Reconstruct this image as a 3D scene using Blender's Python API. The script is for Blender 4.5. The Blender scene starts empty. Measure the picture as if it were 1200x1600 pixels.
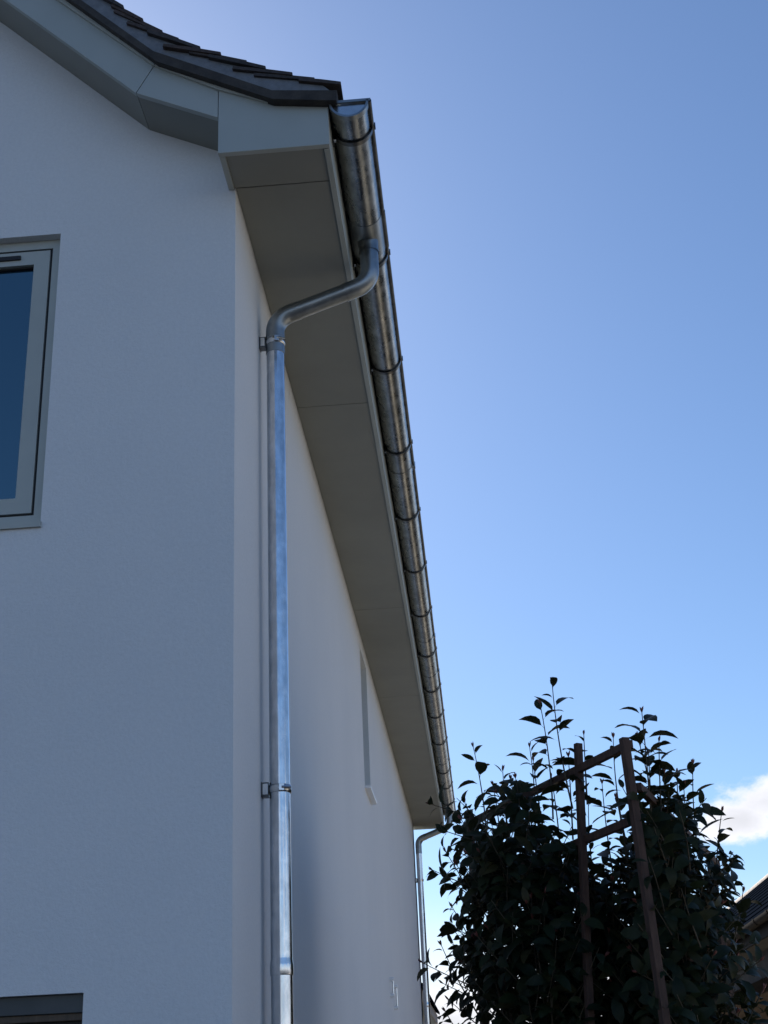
import bpy, bmesh, math, random
from mathutils import Vector, Matrix, Quaternion, noise
R = math.radians
random.seed(7)
scene = bpy.context.scene
col = scene.collection

# ------------------------------------------------------------------ camera
cam_d = bpy.data.cameras.new('camera')
cam = bpy.data.objects.new('camera', cam_d)
col.objects.link(cam)
yaw, pitch, roll = 0.05458994, 0.42467796, -0.04689255
fwd = Vector((-math.sin(yaw) * math.cos(pitch), math.cos(yaw) * math.cos(pitch), math.sin(pitch)))
rt = Vector((math.cos(yaw), math.sin(yaw), 0))
up = rt.cross(fwd)
rt2 = math.cos(roll) * rt + math.sin(roll) * up
up2 = -math.sin(roll) * rt + math.cos(roll) * up
m = Matrix((rt2, up2, -fwd)).transposed().to_4x4()
m.translation = (0.7711, -4.2689, 1.6)
cam.matrix_world = m
cam_d.sensor_fit = 'VERTICAL'
cam_d.sensor_height = 36.0
cam_d.lens = 2063.2 / 1600 * 36.0
cam_d.clip_start = 0.05
cam_d.clip_end = 3000
scene.camera = cam

# ------------------------------------------------------------------ sun, sky, exposure
SUN_AZ, SUN_EL = R(-25), R(35)
to_sun = Vector((math.sin(SUN_AZ) * math.cos(SUN_EL), math.cos(SUN_AZ) * math.cos(SUN_EL), math.sin(SUN_EL)))
sun_d = bpy.data.lights.new('sun', 'SUN')
sun_d.energy = 5.0
sun_d.angle = R(0.53)
sun_d.color = (1.0, 0.91, 0.78)
sun = bpy.data.objects.new('sun', sun_d)
col.objects.link(sun)
sun.rotation_euler = (-to_sun).to_track_quat('-Z', 'Y').to_euler()

world = bpy.data.worlds.new('World')
scene.world = world
world.use_nodes = True
wn, wl = world.node_tree.nodes, world.node_tree.links
bg = wn['Background']
bg.inputs['Strength'].default_value = 0.10
sky = wn.new('ShaderNodeTexSky')
sky.sky_type = 'NISHITA'
sky.sun_disc = False
sky.sun_elevation = SUN_EL
sky.sun_rotation = SUN_AZ
sky.air_density = 1.0
sky.dust_density = 0.36
sky.ozone_density = 6.0
sky.altitude = 50


def wmath(op, a, b=None, c=None, clamp=False):
    n = wn.new('ShaderNodeMath')
    n.operation = op
    n.use_clamp = clamp
    for i, v in enumerate((a, b, c)):
        if v is None:
            continue
        if isinstance(v, (int, float)):
            n.inputs[i].default_value = v
        else:
            wl.new(v, n.inputs[i])
    return n.outputs[0]


def wsmooth(v, lo, hi, o0=0.0, o1=1.0):
    n = wn.new('ShaderNodeMapRange')
    n.interpolation_type = 'SMOOTHSTEP'
    wl.new(v, n.inputs[0])
    for i, x in enumerate((lo, hi, o0, o1)):
        n.inputs[i + 1].default_value = x
    return n.outputs[0]


tc = wn.new('ShaderNodeTexCoord')
DIR = tc.outputs['Generated']
sep = wn.new('ShaderNodeSeparateXYZ')
wl.new(DIR, sep.inputs[0])


def wnoise(scale_vec, scale, detail, rough):
    mp = wn.new('ShaderNodeMapping')
    mp.inputs['Scale'].default_value = scale_vec
    wl.new(DIR, mp.inputs[0])
    n = wn.new('ShaderNodeTexNoise')
    n.inputs['Scale'].default_value = scale
    n.inputs['Detail'].default_value = detail
    n.inputs['Roughness'].default_value = rough
    wl.new(mp.outputs[0], n.inputs['Vector'])
    return n.outputs[0]


fine = wnoise((1, 1, 1.5), 24, 10, 0.62)
billow = wnoise((1, 1, 1.4), 9, 6, 0.55)


def blob(az, el, ra, re):
    c = (math.sin(R(az)) * math.cos(R(el)), math.cos(R(az)) * math.cos(R(el)), math.sin(R(el)))
    s = wn.new('ShaderNodeVectorMath')
    s.operation = 'SUBTRACT'
    wl.new(DIR, s.inputs[0])
    s.inputs[1].default_value = c
    k = wn.new('ShaderNodeVectorMath')
    k.operation = 'MULTIPLY'
    wl.new(s.outputs[0], k.inputs[0])
    k.inputs[1].default_value = (1 / R(ra), 1 / R(ra), 1 / R(re))
    ln = wn.new('ShaderNodeVectorMath')
    ln.operation = 'LENGTH'
    wl.new(k.outputs[0], ln.inputs[0])
    return ln.outputs['Value']


# cumulus heaps: distance to the nearest heap, roughened by noise
field = None
for b in ((14.2, 10.75, 5.2, 1.25), (11.2, 10.2, 1.9, 0.95), (20.5, 10.2, 5.0, 2.0), (-1.5, 2.9, 3.2, 1.6),
          (4.5, 3.4, 4.2, 2.4), (-14, 9.0, 6.0, 1.8), (33, 8.0, 7.5, 2.2), (48, 11, 6, 1.6), (-40, 8.5, 8, 2.2),
          (72, 8.5, 9, 2.4), (105, 10.5, 8, 2.0), (140, 8.5, 9, 2.3), (178, 10.5, 8, 2.0), (-75, 9.5, 8, 2.0),
          (-110, 8.5, 9, 2.3), (-148, 10.5, 8, 2.0)):
    f_ = blob(*b)
    field = f_ if field is None else wmath('MINIMUM', field, f_)
rough = wmath('MULTIPLY_ADD', fine, 1.3, -0.65)
rough = wmath('ADD', rough, wmath('MULTIPLY_ADD', billow, 1.6, -0.8))
heap = wsmooth(wmath('ADD', field, rough), 0.66, 1.02, 1.0, 0.0)
# broken low cloud all round the horizon
low = wsmooth(sep.outputs['Z'], 0.05, 0.15, 1.0, 0.0)
bank = wmath('MULTIPLY', low, wsmooth(wmath('ADD', billow, wmath('MULTIPLY_ADD', fine, 0.5, -0.25)), 0.30, 0.55))
cover = wmath('MAXIMUM', heap, bank, clamp=True)
tone = wmath('MULTIPLY_ADD', wsmooth(wmath('ADD', field, wmath('MULTIPLY_ADD', fine, 1.2, -0.6)), 0.1, 0.95), 2.0, 6.0)
cc = wn.new('ShaderNodeCombineColor')
wl.new(tone, cc.inputs[0])
wl.new(tone, cc.inputs[1])
wl.new(wmath('MULTIPLY', tone, 1.06), cc.inputs[2])
mix = wn.new('ShaderNodeMix')
mix.data_type = 'RGBA'
wl.new(wmath('MULTIPLY', cover, 0.96), mix.inputs['Factor'])
wl.new(sky.outputs[0], mix.inputs['A'])
wl.new(cc.outputs[0], mix.inputs['B'])
wl.new(mix.outputs['Result'], bg.inputs['Color'])

vs = scene.view_settings
vs.view_transform = 'Standard'
vs.look = 'None'
vs.exposure = 0.48
vs.gamma = 1.0
vs.use_curve_mapping = False
scene.cycles.max_bounces = 10
scene.cycles.diffuse_bounces = 5


# ------------------------------------------------------------------ materials
class Mat:
    def __init__(self, name):
        self.m = bpy.data.materials.new(name)
        self.m.use_nodes = True
        self.n, self.l = self.m.node_tree.nodes, self.m.node_tree.links
        self.b = self.n['Principled BSDF']
        self.t = self.n.new('ShaderNodeTexCoord')

    def set(self, **k):
        for a, v in k.items():
            self.b.inputs[a.replace('_', ' ')].default_value = v
        return self

    def noise(self, scale, detail=6, rough=0.6, stretch=(1, 1, 1), coord='Object'):
        mp = self.n.new('ShaderNodeMapping')
        mp.inputs['Scale'].default_value = stretch
        self.l.new(self.t.outputs[coord], mp.inputs[0])
        t = self.n.new('ShaderNodeTexNoise')
        t.inputs['Scale'].default_value = scale
        t.inputs['Detail'].default_value = detail
        t.inputs['Roughness'].default_value = rough
        self.l.new(mp.outputs[0], t.inputs['Vector'])
        return t.outputs[0]

    def voronoi(self, scale, feature='F1', out='Color', stretch=(1, 1, 1)):
        mp = self.n.new('ShaderNodeMapping')
        mp.inputs['Scale'].default_value = stretch
        self.l.new(self.t.outputs['Object'], mp.inputs[0])
        t = self.n.new('ShaderNodeTexVoronoi')
        t.feature = feature
        t.inputs['Scale'].default_value = scale
        self.l.new(mp.outputs[0], t.inputs['Vector'])
        return t.outputs[out]

    def ramp(self, fac, stops):
        r = self.n.new('ShaderNodeValToRGB')
        e = r.color_ramp.elements
        while len(e) < len(stops):
            e.new(0.5)
        for i, (p, c) in enumerate(stops):
            e[i].position = p
            e[i].color = (*c, 1) if len(c) == 3 else c
        self.l.new(fac, r.inputs[0])
        return r.outputs[0]

    def mixc(self, a, b, fac, mode='MIX'):
        x = self.n.new('ShaderNodeMix')
        x.data_type = 'RGBA'
        x.blend_type = mode
        for s, v in (('A', a), ('B', b)):
            if isinstance(v, tuple):
                x.inputs[s].default_value = (*v, 1)
            else:
                self.l.new(v, x.inputs[s])
        if isinstance(fac, (int, float)):
            x.inputs['Factor'].default_value = fac
        else:
            self.l.new(fac, x.inputs['Factor'])
        return x.outputs['Result']

    def math(self, op, a, b):
        x = self.n.new('ShaderNodeMath')
        x.operation = op
        for i, v in enumerate((a, b)):
            if isinstance(v, (int, float)):
                x.inputs[i].default_value = v
            else:
                self.l.new(v, x.inputs[i])
        return x.outputs[0]

    def to(self, socket, name):
        self.l.new(socket, self.b.inputs[name])
        return self

    def bump(self, h, strength=0.3, dist=0.01):
        b = self.n.new('ShaderNodeBump')
        b.inputs['Strength'].default_value = strength
        b.inputs['Distance'].default_value = dist
        self.l.new(h, b.inputs['Height'])
        self.l.new(b.outputs[0], self.b.inputs['Normal'])
        return self


def g3(v, t=(1, 1, 1)):
    return tuple(v * k for k in t)


MT = {}
# scraped white render
x = Mat('white_render').set(Roughness=0.92)
big = x.noise(0.9, 6, 0.6)
c = x.ramp(big, [(0.3, (0.715, 0.735, 0.75)), (0.7, (0.765, 0.78, 0.79))])
c = x.mixc(c, x.ramp(x.noise(70, 5, 0.75), [(0.3, (0.88, 0.88, 0.88)), (0.65, (1.04, 1.04, 1.04))]), 0.5, 'MULTIPLY')
x.to(c, 'Base Color')
grain = x.math('ADD', x.noise(110, 4, 0.75), x.math('MULTIPLY', x.noise(34, 4, 0.65, (1, 1, 1.25)), 0.7))
x.bump(grain, 0.6, 0.0045)
MT['render'] = x.m
# sage grey painted boards
x = Mat('grey_paint').set(Roughness=0.5)
n = x.noise(3.0, 6, 0.6)
x.to(x.ramp(n, [(0.3, (0.345, 0.385, 0.375)), (0.7, (0.39, 0.43, 0.42))]), 'Base Color')
x.to(x.math('MULTIPLY_ADD', x.noise(40, 4, 0.6), 0.2), 'Roughness')
x.b.inputs['Roughness'].default_value = 0.5
for lk in list(x.b.inputs['Roughness'].links):
    x.l.remove(lk)
x.bump(x.noise(160, 3, 0.6), 0.05, 0.002)
MT['grey'] = x.m
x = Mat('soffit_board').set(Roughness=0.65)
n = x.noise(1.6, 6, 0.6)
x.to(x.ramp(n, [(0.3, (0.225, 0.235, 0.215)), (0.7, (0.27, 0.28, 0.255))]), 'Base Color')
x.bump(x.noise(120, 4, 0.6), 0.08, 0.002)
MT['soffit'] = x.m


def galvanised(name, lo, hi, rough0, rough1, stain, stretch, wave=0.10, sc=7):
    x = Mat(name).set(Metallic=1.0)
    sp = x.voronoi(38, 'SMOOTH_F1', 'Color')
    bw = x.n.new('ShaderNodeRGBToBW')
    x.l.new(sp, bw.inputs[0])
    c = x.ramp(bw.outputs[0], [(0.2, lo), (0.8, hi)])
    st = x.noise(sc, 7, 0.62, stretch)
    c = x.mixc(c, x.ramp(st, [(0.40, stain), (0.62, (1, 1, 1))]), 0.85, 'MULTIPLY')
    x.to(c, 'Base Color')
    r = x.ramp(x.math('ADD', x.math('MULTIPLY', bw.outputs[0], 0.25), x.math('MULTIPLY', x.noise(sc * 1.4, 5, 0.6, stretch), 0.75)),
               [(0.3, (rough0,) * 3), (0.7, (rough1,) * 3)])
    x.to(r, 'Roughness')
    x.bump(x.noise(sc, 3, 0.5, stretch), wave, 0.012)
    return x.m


MT['pipe'] = galvanised('galvanised_pipe', (0.70, 0.72, 0.75), (0.82, 0.83, 0.85), 0.12, 0.24, (0.74, 0.75, 0.76), (2.2, 2.2, 0.6), 0.05, 14)
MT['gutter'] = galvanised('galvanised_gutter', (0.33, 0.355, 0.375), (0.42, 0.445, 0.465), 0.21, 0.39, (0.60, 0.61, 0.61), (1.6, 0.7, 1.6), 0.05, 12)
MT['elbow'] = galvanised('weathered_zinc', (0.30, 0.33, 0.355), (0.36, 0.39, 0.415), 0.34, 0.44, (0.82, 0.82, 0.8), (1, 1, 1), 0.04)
MT['strap'] = galvanised('dark_strap', (0.14, 0.145, 0.15), (0.20, 0.205, 0.21), 0.28, 0.40, (0.6, 0.6, 0.6), (1, 1, 1), 0.04)
MT['bright'] = galvanised('bright_zinc', (0.66, 0.68, 0.70), (0.78, 0.79, 0.80), 0.16, 0.28, (0.8, 0.8, 0.8), (1, 1, 1), 0.05)
x = Mat('white_plastic').set(Base_Color=(0.78, 0.79, 0.80, 1), Roughness=0.3)
x.bump(x.noise(80, 2, 0.5), 0.04, 0.002)
MT['whiteplastic'] = x.m
# roof
x = Mat('clay_tile').set(Roughness=0.85)
oi = x.n.new('ShaderNodeObjectInfo')
base = x.ramp(oi.outputs['Random'], [(0.0, (0.055, 0.048, 0.047)), (0.4, (0.072, 0.050, 0.045)), (0.7, (0.050, 0.048, 0.050)), (1.0, (0.040, 0.040, 0.044))])
x.to(x.mixc(base, x.ramp(x.noise(45, 6, 0.7), [(0.35, (0.55, 0.55, 0.55)), (0.65, (1.25, 1.2, 1.2))]), 0.9, 'MULTIPLY'), 'Base Color')
x.bump(x.noise(90, 5, 0.7), 0.5, 0.004)
MT['tile'] = x.m
x = Mat('verge_mortar').set(Roughness=0.95)
x.to(x.ramp(x.noise(24, 7, 0.7), [(0.3, (0.13, 0.15, 0.18)), (0.7, (0.21, 0.235, 0.27))]), 'Base Color')
x.bump(x.noise(70, 6, 0.7), 0.7, 0.006)
MT['mortar'] = x.m
x = Mat('undercloak').set(Roughness=0.9)
x.to(x.ramp(x.noise(12, 7, 0.7, (1, 1, 1)), [(0.35, (0.028, 0.027, 0.027)), (0.68, (0.065, 0.060, 0.056))]), 'Base Color')
x.bump(x.noise(60, 5, 0.7), 0.4, 0.004)
MT['undercloak'] = x.m
# windows
x = Mat('window_pane').set(Base_Color=(0.003, 0.010, 0.022, 1), Roughness=0.015, IOR=2.85, Specular_Tint=(0.55, 0.88, 1.0, 1))
x.bump(x.noise(1.4, 2, 0.5), 0.02, 0.01)
MT['pane'] = x.m
x = Mat('black_gasket').set(Base_Color=(0.012, 0.012, 0.014, 1), Roughness=0.6)
x.bump(x.noise(60, 2, 0.5), 0.05, 0.002)
MT['black'] = x.m
x = Mat('window_paint').set(Roughness=0.38)
x.to(x.ramp(x.noise(5, 5, 0.6), [(0.3, (0.40, 0.425, 0.395)), (0.7, (0.44, 0.465, 0.43))]), 'Base Color')
MT['wpaint'] = x.m
x = Mat('brown_timber').set(Roughness=0.6)
x.to(x.ramp(x.noise(6, 8, 0.65, (10, 10, 1)), [(0.3, (0.055, 0.038, 0.024)), (0.7, (0.11, 0.075, 0.048))]), 'Base Color')
x.bump(x.noise(30, 5, 0.6, (8, 8, 1)), 0.2, 0.003)
MT['timber'] = x.m
x = Mat('slate_grey_paint').set(Roughness=0.5)
x.to(x.ramp(x.noise(5, 5, 0.6), [(0.3, (0.040, 0.048, 0.052)), (0.7, (0.060, 0.070, 0.075))]), 'Base Color')
MT['slatepaint'] = x.m
# trellis
x = Mat('stained_trellis_wood').set(Roughness=0.75)
x.to(x.ramp(x.noise(9, 8, 0.7, (7, 7, 1)), [(0.28, (0.030, 0.016, 0.011)), (0.5, (0.060, 0.030, 0.020)), (0.75, (0.10, 0.055, 0.038))]), 'Base Color')
x.bump(x.noise(40, 6, 0.7, (6, 6, 1)), 0.5, 0.004)
MT['trellis'] = x.m
# leaves
x = Mat('evergreen_leaf').set(Roughness=0.5, Specular_IOR_Level=0.18)
geo = x.n.new('ShaderNodeNewGeometry')
oi = x.n.new('ShaderNodeObjectInfo')
rnd = x.math('FRACT', x.math('ADD', geo.outputs['Random Per Island'], oi.outputs['Random']), 0)
lc = x.ramp(rnd, [(0.0, (0.007, 0.014, 0.007)), (0.45, (0.010, 0.019, 0.008)), (0.85, (0.016, 0.025, 0.009)), (1.0, (0.045, 0.038, 0.015))])
lc = x.mixc(lc, x.ramp(x.noise(60, 4, 0.6), [(0.3, (0.7, 0.7, 0.7)), (0.7, (1.2, 1.2, 1.2))]), 0.6, 'MULTIPLY')
lc = x.mixc(lc, (0.030, 0.031, 0.020), x.math('MULTIPLY', geo.outputs['Backfacing'], 0.6))
x.to(lc, 'Base Color')
tr = x.n.new('ShaderNodeBsdfTranslucent')
x.l.new(x.mixc(lc, (0.5, 0.55, 0.12), 0.10), tr.inputs[0])
ms = x.n.new('ShaderNodeMixShader')
ms.inputs[0].default_value = 0.14
x.l.new(x.b.outputs[0], ms.inputs[1])
x.l.new(tr.outputs[0], ms.inputs[2])
x.l.new(ms.outputs[0], x.n['Material Output'].inputs['Surface'])
x.bump(x.noise(140, 3, 0.6), 0.15, 0.002)
MT['leaf'] = x.m
x = Mat('red_bud').set(Roughness=0.5)
x.to(x.ramp(x.noise(50, 4, 0.6), [(0.3, (0.10, 0.028, 0.022)), (0.7, (0.20, 0.06, 0.045))]), 'Base Color')
MT['bud'] = x.m
x = Mat('green_stem').set(Roughness=0.7)
x.to(x.ramp(x.noise(30, 4, 0.6), [(0.3, (0.045, 0.035, 0.022)), (0.7, (0.085, 0.065, 0.038))]), 'Base Color')
MT['stem'] = x.m
# ground and surroundings
x = Mat('asphalt_ground').set(Roughness=0.95)
c1 = x.ramp(x.noise(0.25, 8, 0.65), [(0.35, (0.048, 0.051, 0.055)), (0.65, (0.078, 0.081, 0.084))])
x.to(x.mixc(c1, x.ramp(x.voronoi(45, 'F1', 'Distance'), [(0.0, (1.2, 1.2, 1.2)), (0.8, (0.55, 0.55, 0.55))]), 0.8, 'MULTIPLY'), 'Base Color')
x.bump(x.voronoi(45, 'F1', 'Distance'), 0.6, 0.01)
MT['ground'] = x.m
x = Mat('bounce_concrete').set(Roughness=0.9)  # pale warm tone chosen to bounce sunlight onto the side wall
c1 = x.ramp(x.noise(0.8, 8, 0.65), [(0.35, (0.48, 0.42, 0.325)), (0.65, (0.60, 0.53, 0.42))])
x.to(x.mixc(c1, x.ramp(x.noise(30, 6, 0.7), [(0.3, (0.8, 0.8, 0.8)), (0.7, (1.1, 1.1, 1.1))]), 0.7, 'MULTIPLY'), 'Base Color')
x.bump(x.noise(60, 6, 0.7), 0.3, 0.004)
MT['concrete'] = x.m
x = Mat('slate').set(Roughness=0.9, Specular_IOR_Level=0.0)
x.to(x.ramp(x.noise(4, 8, 0.65), [(0.3, (0.005, 0.008, 0.014)), (0.7, (0.010, 0.014, 0.022))]), 'Base Color')
x.bump(x.noise(30, 5, 0.65), 0.3, 0.006)
MT['slate'] = x.m
x = Mat('shaded_render').set(Roughness=0.95, Specular_IOR_Level=0.0)  # bungalow wall; the shade lying on it is put into this dark tone
x.to(x.ramp(x.noise(2, 6, 0.6), [(0.3, (0.085, 0.085, 0.085)), (0.7, (0.12, 0.12, 0.115))]), 'Base Color')
x.bump(x.noise(80, 4, 0.6), 0.3, 0.004)
MT['cream'] = x.m
x = Mat('brown_boarding').set(Roughness=0.95, Specular_IOR_Level=0.0)  # brown boards, darkened further to carry the shade on the bungalow
x.to(x.ramp(x.noise(3, 8, 0.65, (1, 1, 8)), [(0.3, (0.020, 0.015, 0.011)), (0.7, (0.038, 0.029, 0.021))]), 'Base Color')
x.bump(x.noise(20, 5, 0.65, (1, 1, 6)), 0.4, 0.005)
MT['boarding'] = x.m
x = Mat('ridge_clay').set(Roughness=0.8)
x.to(x.ramp(x.noise(20, 6, 0.65), [(0.3, (0.38, 0.33, 0.29)), (0.7, (0.55, 0.49, 0.44))]), 'Base Color')
MT['ridge'] = x.m
x = Mat('dark_plastic').set(Roughness=0.75, Specular_IOR_Level=0.05)  # bungalow gutter and fascia, shade included in the near-black brown
x.to(x.ramp(x.noise(20, 4, 0.6), [(0.3, (0.016, 0.014, 0.013)), (0.7, (0.026, 0.023, 0.021))]), 'Base Color')
MT['plastic'] = x.m


# ------------------------------------------------------------------ mesh helpers
class MB:
    def __init__(self):
        self.v, self.f, self.s = [], [], []

    def add(self, vs_, fs_, smooth=False):
        o = len(self.v)
        self.v += [tuple(p) for p in vs_]
        self.f += [tuple(o + i for i in f) for f in fs_]
        self.s += [smooth] * len(fs_)
        return self

    def box(self, a, b, M=None):
        (x0, y0, z0), (x1, y1, z1) = a, b
        p = [Vector((x, y, z)) for z in (z0, z1) for y in (y0, y1) for x in (x0, x1)]
        if M:
            p = [M @ q for q in p]
        return self.add(p, [(0, 2, 3, 1), (4, 5, 7, 6), (0, 1, 5, 4), (2, 6, 7, 3), (0, 4, 6, 2), (1, 3, 7, 5)])

    def prism(self, poly, y0, y1, cap0=True, cap1=True):
        """polygon in (x, z), given counter-clockwise seen from -Y, run from y0 to y1"""
        n = len(poly)
        p = [(x, y0, z) for x, z in poly] + [(x, y1, z) for x, z in poly]
        f = [(i, n + i, n + (i + 1) % n, (i + 1) % n) for i in range(n)]
        if cap0:
            f.append(tuple(range(n)))
        if cap1:
            f.append(tuple(range(2 * n - 1, n - 1, -1)))
        return self.add(p, f)

    def tube(self, path, r, n=20, caps=True, smooth=True):
        path = [Vector(p) for p in path]
        rr = r if isinstance(r, (list, tuple)) else [r] * len(path)
        vs_, fs_ = [], []
        ref = None
        for i, p in enumerate(path):
            t = (path[min(i + 1, len(path) - 1)] - path[max(i - 1, 0)]).normalized()
            if ref is None:
                ref = t.orthogonal().normalized()
            ref = (ref - t * ref.dot(t)).normalized()
            bi = t.cross(ref)
            for k in range(n):
                a = 2 * math.pi * k / n
                vs_.append(p + (ref * math.cos(a) + bi * math.sin(a)) * rr[i])
        for i in range(len(path) - 1):
            for k in range(n):
                k2 = (k + 1) % n
                fs_.append((i * n + k, i * n + k2, (i + 1) * n + k2, (i + 1) * n + k))
        self.add(vs_, fs_, smooth)
        if caps:
            self.add(vs_[:n], [tuple(range(n - 1, -1, -1))])
            self.add(vs_[-n:], [tuple(range(n))])
        return self

    def mesh(self, name, mat):
        me = bpy.data.meshes.new(name)
        me.from_pydata(self.v, [], self.f)
        me.polygons.foreach_set('use_smooth', self.s)
        me.materials.append(MT[mat])
        me.update()
        return me

    def build(self, name, mat, parent=None, bevel=0, mats=None):
        me = self.mesh(name, mat)
        o = bpy.data.objects.new(name, me)
        col.objects.link(o)
        if parent:
            o.parent = parent
            o.matrix_parent_inverse = Matrix.Translation(-parent_loc(parent))
        if bevel:
            bm = bmesh.new()
            bm.from_mesh(me)
            bmesh.ops.remove_doubles(bm, verts=bm.verts, dist=1e-5)
            bmesh.ops.bevel(bm, geom=[e for e in bm.edges if len(e.link_faces) == 2 and e.calc_face_angle(0) > 0.4], offset=bevel,
                            segments=2, affect='EDGES', profile=0.5)
            bm.to_mesh(me)
            bm.free()
        return o


def parent_loc(p):
    return p.location if p.type == 'EMPTY' else Vector((0, 0, 0))


def thing(name, loc, label, cat, group=None):
    o = bpy.data.objects.new(name, None)
    o.empty_display_size = 0.2
    o.location = loc
    col.objects.link(o)
    return tag(o, label, cat, group)


def tag(o, label, cat, group=None):
    o['label'] = label
    o['category'] = cat
    if group:
        o['group'] = group
    return o


def arc(c, r, a0, a1, n, ax=(1, 0, 0), az=(0, 0, 1)):
    ax, az, c = Vector(ax), Vector(az), Vector(c)
    return [c + ax * (r * math.cos(a0 + (a1 - a0) * i / n)) + az * (r * math.sin(a0 + (a1 - a0) * i / n)) for i in range(n + 1)]


def fillet(pts, rad, n=10):
    """polyline with rounded corners"""
    pts = [Vector(p) for p in pts]
    out = [pts[0]]
    for i in range(1, len(pts) - 1):
        a, b, c_ = pts[i - 1], pts[i], pts[i + 1]
        u, w = (a - b).normalized(), (c_ - b).normalized()
        ang = u.angle(w)
        d = rad / math.tan(ang / 2)
        cen = b + (u + w).normalized() * (rad / math.sin(ang / 2))
        p0, p1 = b + u * d, b + w * d
        v0, v1 = p0 - cen, p1 - cen
        q = v0.rotation_difference(v1)
        for k in range(n + 1):
            out.append(cen + Quaternion().slerp(q, k / n) @ v0)
    out.append(pts[-1])
    return out


# ------------------------------------------------------------------ ground
g = MB()
g.add([(-1200, -1200, 0), (1200, -1200, 0), (1200, 1200, 0), (-1200, 1200, 0)], [(0, 1, 2, 3)])
go = g.build('ground', 'ground')
go['kind'] = 'structure'
dr = MB().box((2.35, -1.2, -0.05), (4.40, 40, 0.006)).box((4.40, -1.2, -0.05), (30, 10.3, 0.006)).build('bounce_paving', 'concrete')  # unseen paving, added to bounce warm light onto side wall and soffit
dr['kind'] = 'structure'

# ------------------------------------------------------------------ the house
LEN, WID, OV = 13.40, 9.0, 0.228
house = thing('house', (-4.5, 6.7, 0), 'white rendered house with grey painted eaves and a dark tiled bell-cast roof', 'house')

# roof line on the right slope (x, z), undercloak underside; mirrored for the other slope
UC = [(0.442, 5.176), (0.193, 5.210), (-0.271, 5.452)]
RIDGE_X = -4.5
uc_top_z = 5.452 + (-0.271 - RIDGE_X) * 1.0
UC.append((RIDGE_X, uc_top_z))


def mir(p):
    return (2 * RIDGE_X - p[0], p[1])


# walls: plates with openings, 0.3 m thick -------------------------------------------------
WX0, WX1, WZ0, WZ1 = -1.95, -0.707, 3.590, 4.856      # first floor window
DX0, DX1, DZ1 = -2.60, -0.465, 1.971                  # ground floor opening
wl_ = MB()
T = 0.30


def gable_plate(y, flip):
    """wall face in the plane y with the two openings left out"""
    def q(x0, x1, z0, z1):
        p = [(x0, y, z0), (x1, y, z0), (x1, y, z1), (x0, y, z1)]
        wl_.add(p[::-1] if flip else p, [(0, 1, 2, 3)])
    q(-WID, DX0, 0, DZ1)
    q(DX1, 0, 0, DZ1)
    q(-WID, 0, DZ1, WZ0)
    q(-WID, WX0, WZ0, WZ1)
    q(WX1, 0, WZ0, WZ1)
    top = [(0, WZ1), (0, 5.25), (-0.27, 5.40), (RIDGE_X, uc_top_z - 0.05), (-8.73, 5.40), (-WID, 5.25), (-WID, WZ1)]
    p = [(a, y, b) for a, b in top]
    wl_.add(p[::-1] if flip else p, [tuple(range(len(p)))])


def reveal(x0, x1, z0, z1, y0, y1, sill=True):
    p = [(x0, y0, z0), (x1, y0, z0), (x1, y0, z1), (x0, y0, z1), (x0, y1, z0), (x1, y1, z0), (x1, y1, z1), (x0, y1, z1)]
    f = [(1, 5, 6, 2), (2, 6, 7, 3), (3, 7, 4, 0)]
    if sill:
        f.append((0, 4, 5, 1))
    wl_.add(p, f)


gable_plate(0.0, False)
gable_plate(T, True)
reveal(WX0, WX1, WZ0, WZ1, 0, T)
reveal(DX0, DX1, 0, DZ1, 0, T, False)
wl_.build('gable_wall', 'render', house)

SY0, SY1, SZ0, SZ1 = 5.485, 6.06, 3.80, 4.882          # narrow side window
wl_ = MB()


def sideq(y0, y1, z0, z1, x=0.0, flip=False):
    p = [(x, y0, z0), (x, y1, z0), (x, y1, z1), (x, y0, z1)]
    wl_.add(p[::-1] if flip else p, [(0, 1, 2, 3)])


for xx, fl in ((0.0, False), (-T, True)):
    a = 0.0 if not fl else T
    sideq(a, LEN - a, 0, SZ0, xx, fl)
    sideq(a, SY0, SZ0, SZ1, xx, fl)
    sideq(SY1, LEN - a, SZ0, SZ1, xx, fl)
    sideq(a, LEN - a, SZ1, 5.25, xx, fl)
p = [(0, SY0, SZ0), (0, SY1, SZ0), (0, SY1, SZ1), (0, SY0, SZ1)]
p += [(-T, b, c_) for _, b, c_ in p]
wl_.add(p, [(0, 4, 5, 1), (1, 5, 6, 2), (2, 6, 7, 3), (3, 7, 4, 0)])
wl_.build('side_wall', 'render', house)
b_ = MB()
b_.box((-WID, T, 0), (-WID + T, LEN - T, 5.25))
b_.build('side_wall', 'render', house)
b_ = MB()
b_.prism([(-WID, 0), (0, 0), (0, 5.25), (-0.27, 5.40), (RIDGE_X, uc_top_z - 0.05), (-8.73, 5.40), (-WID, 5.25)], LEN - T, LEN)
b_.build('rear_wall', 'render', house)

# roof deck ---------------------------------------------------------------------------------
YF, YB = -0.27, LEN + 0.27
UCT = [(0.446, 5.226), (0.191, 5.254), (-0.288, 5.509), (RIDGE_X, 5.509 + (-0.288 - RIDGE_X))]
right = UC[:3] + [UC[3]]
poly = [mir(p) for p in UC[:3]] + [UC[3]] + UC[:3][::-1] + UCT[:3] + [UCT[3]] + [mir(p) for p in UCT[:3]][::-1]
rf = MB().prism(poly, YF, YB).build('roof', 'undercloak', house)

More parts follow.
